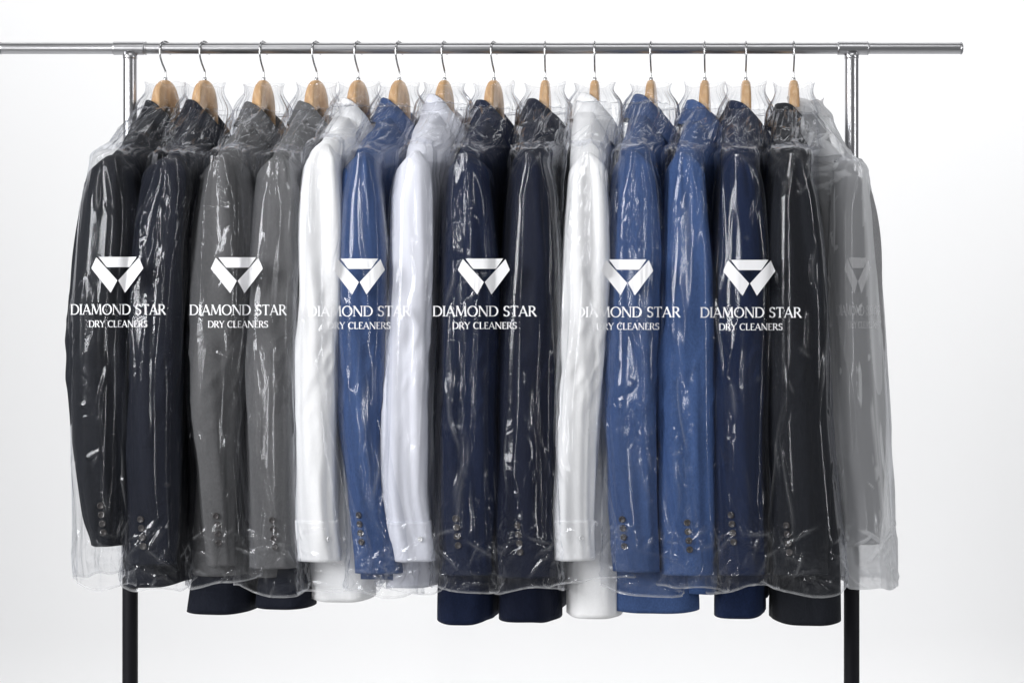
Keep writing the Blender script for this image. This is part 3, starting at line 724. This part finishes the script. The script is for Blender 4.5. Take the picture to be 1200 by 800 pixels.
def ribbon(pts, wd):
    n = len(pts); out = []
    P = [Vector(q) for q in pts]
    closed = (P[0] - P[-1]).length < 1e-6
    for i in range(n):
        a = P[i - 1] if i > 0 else (P[-2] if closed else P[0]); b = P[i + 1] if i < n - 1 else (P[1] if closed else P[-1])
        t = (b - a).normalized(); w_ = wd if wd else TN + (TK * 1.05 - TN) * abs(t.y) ** 1.5
        nn = Vector((-t.y, t.x)) * w_ / 2
        out.append((P[i] + nn, P[i] - nn))
    return out
def project(px, py, lift, bvs):
    """lay a point of the print on the front of the film"""
    o = Vector((0, -D, ZC)); tg = Vector((wx(px, -0.28), -0.28, wz(py, -0.28))); dr = (tg - o).normalized()
    best = None
    for bv in bvs:
        for ox, oz in ((0, 0), (5, 0), (-5, 0), (0, 5), (0, -5)):
            d2 = (tg + Vector((ox * S, 0, oz * S)) - o).normalized()
            h = bv.ray_cast(o, d2)
            if h[0] is not None:
                tt_ = h[3] * d2.y / dr.y
                if best is None or tt_ < best: best = tt_
    return o, dr, best
def build_print(g, cx, ty, twid, tcx, bvs, mat, squeeze=1.0, depth_ref=-0.287, l2=71.0, t2cx=None, tsy=None):
    items_e, items_n = [], []
    # emblem, in quarter pixels about its top centre
    E = [[(-86, 0), (90, 0), (57, 48), (-50, 48)],
         [(-99, 2), (-122, 53), (-31, 168), (0, 110), (-93, 8)],
         [(101, 2), (122, 53), (36, 168), (4, 110), (97, 8)]]
    def tri_grid(poly, n=10):
        V = []; Fc = []
        c0 = (sum(p[0] for p in poly) / len(poly), sum(p[1] for p in poly) / len(poly))
        m = len(poly)
        for k in range(m):
            a, b = poly[k], poly[(k + 1) % m]; base = len(V)
            for i in range(n + 1):
                for j in range(n + 1):
                    u, v = i / n, j / n
                    ex, ey = a[0] + (b[0] - a[0]) * v, a[1] + (b[1] - a[1]) * v
                    V.append((c0[0] + (ex - c0[0]) * u, c0[1] + (ey - c0[1]) * u))
            for i in range(n):
                for j in range(n):
                    q = base + i * (n + 1) + j; Fc.append((q, q + 1, q + n + 2, q + n + 1))
        return V, Fc
    depths = []
    def place(V2, lift):
        out = []
        for (px, py) in V2:
            o, dr, t = project(px, py, lift, bvs)
            tref = (depth_ref + D) / dr.y
            lim = tref + 0.012
            t = lim if t is None or t > lim else t
            out.append(tuple(o + dr * (t - 0.0025 - lift)))
        return out
    root = g['bag_root']
    V, Fc = [], []
    for poly in E:
        v2, f2 = tri_grid(poly)
        v2 = [(cx + a / 4.0 * squeeze, ty + b / 4.0) for a, b in v2]
        b0 = len(V); V += place(v2, 0.0); Fc += [tuple(b0 + q for q in f) for f in f2]
    me = bpy.data.meshes.new('printed_emblem'); me.from_pydata(V, [], Fc); me.update(); link('printed_emblem', me, mat, root)
    def line(text, x0, x1, ybase, cap, nm):
        adv = sum(GL[ch][0] for ch in text) + 0.02 * len(text)
        sx = (x1 - x0) / adv; V, Fc = [], []; x = 0; k = 0
        for ch in text:
            w_, strokes = GL[ch]
            for (pts, wd) in strokes:
                pp = []
                for a, b in zip(pts[:-1], pts[1:]):       # finer
                    m_ = 4 if len(pts) == 2 else 1
                    pp += [(a[0] + (b[0] - a[0]) * q / m_, a[1] + (b[1] - a[1]) * q / m_) for q in range(m_)]
                pp.append(pts[-1])
                rb = ribbon(pp, wd); b0 = len(V)
                v2 = [(x0 + (x + q.x) * sx, ybase - q.y * cap) for pr in rb for q in pr]
                V += place(v2, 0.00012 * (k % 7)); k += 1
                Fc += [(b0 + 2 * q, b0 + 2 * q + 1, b0 + 2 * q + 3, b0 + 2 * q + 2) for q in range(len(rb) - 1)]
            x += w_ + 0.02
        me = bpy.data.meshes.new(nm); me.from_pydata(V, [], Fc); me.update(); link(nm, me, mat, root)
    line('DIAMOND STAR', tcx - twid / 2, tcx + twid / 2, ty + 67.6, 12.2, 'printed_name')
    t2 = t2cx or tcx
    line('DRY CLEANERS', t2 - l2 / 2, t2 + l2 / 2, ty + 82.3, 7.9, 'printed_subtitle')

# ------------------------------------------------------------------ assemble
for i, g in enumerate(G):
    k = g['k']
    g['label'] = WORD[i]
    g['hlabel'] = 'wooden hanger holding the ' + WORD[i]
    g['blabel'] = 'clear plastic bag over the ' + WORD[i]
for i, g in enumerate(G):
    build_garment(i, g); build_hanger(i, g)
build_trousers(G[2], (715, 221, 299), 'black trousers hem showing under the mid grey jacket', F['ink'])
build_trousers(G[3], (709, 299, 370), 'black trousers hem showing under the pale grey jacket', F['ink'])
# the extra grey jacket at the right end, hung on the last hanger behind the black one
g15 = dict(h=940, yaw=0, k='jacket', f='slate', cap=196, Yn=-0.09, far=(wx(918), 0.12), neck=(wx(944), 0.0),
           sl=[(200,986,1006),(230,974,1019),(262,969,1025),(300,966,1028),(400,964,1032),(500,966,1034),(600,980,1034),(636,984,1031)],
           bagLR=[(190,980,1018),(235,964,1036),(300,962,1042),(400,962,1048),(500,966,1053),(600,978,1058),(676,984,1060)],
           hem=(640,945,988), bag=684, bt=None, top=122, milky=True, noears=True, ex=0.3,
           label='slate grey jacket blurred under milky film at the far right', blabel='milky plastic bag at the far right over the slate grey jacket')
build_garment(14, g15); G.append(g15)
for i, g in enumerate(G): build_bag(i, g)

pr = [(0, 137.5, 301, 112, 138.5, 69), (2, 277.5, 301.5, 114, 279, 71), (5, 420.5, 303, 121, 421, 74), (7, 567, 303, 122, 568, 76), (10, 735, 304, 123, 736, 74), (12, 878, 304.5, 119, 880, 75)]
for (gi, cx, ty, tw, tcx, l2) in pr:
    build_print(G[gi], cx, ty, tw, tcx, BAGBVH, M_INK, l2=l2)
m, nt, b, out = newmat('faded_ink'); b.inputs['Base Color'].default_value = (0.8, 0.8, 0.82, 1); b.inputs['Roughness'].default_value = 0.6; b.inputs['Alpha'].default_value = 0.35
build_print(g15, 1005, 302, 52, 1006, BAGBVH[14:], m, squeeze=0.5, depth_ref=-0.16, l2=36, t2cx=1012)
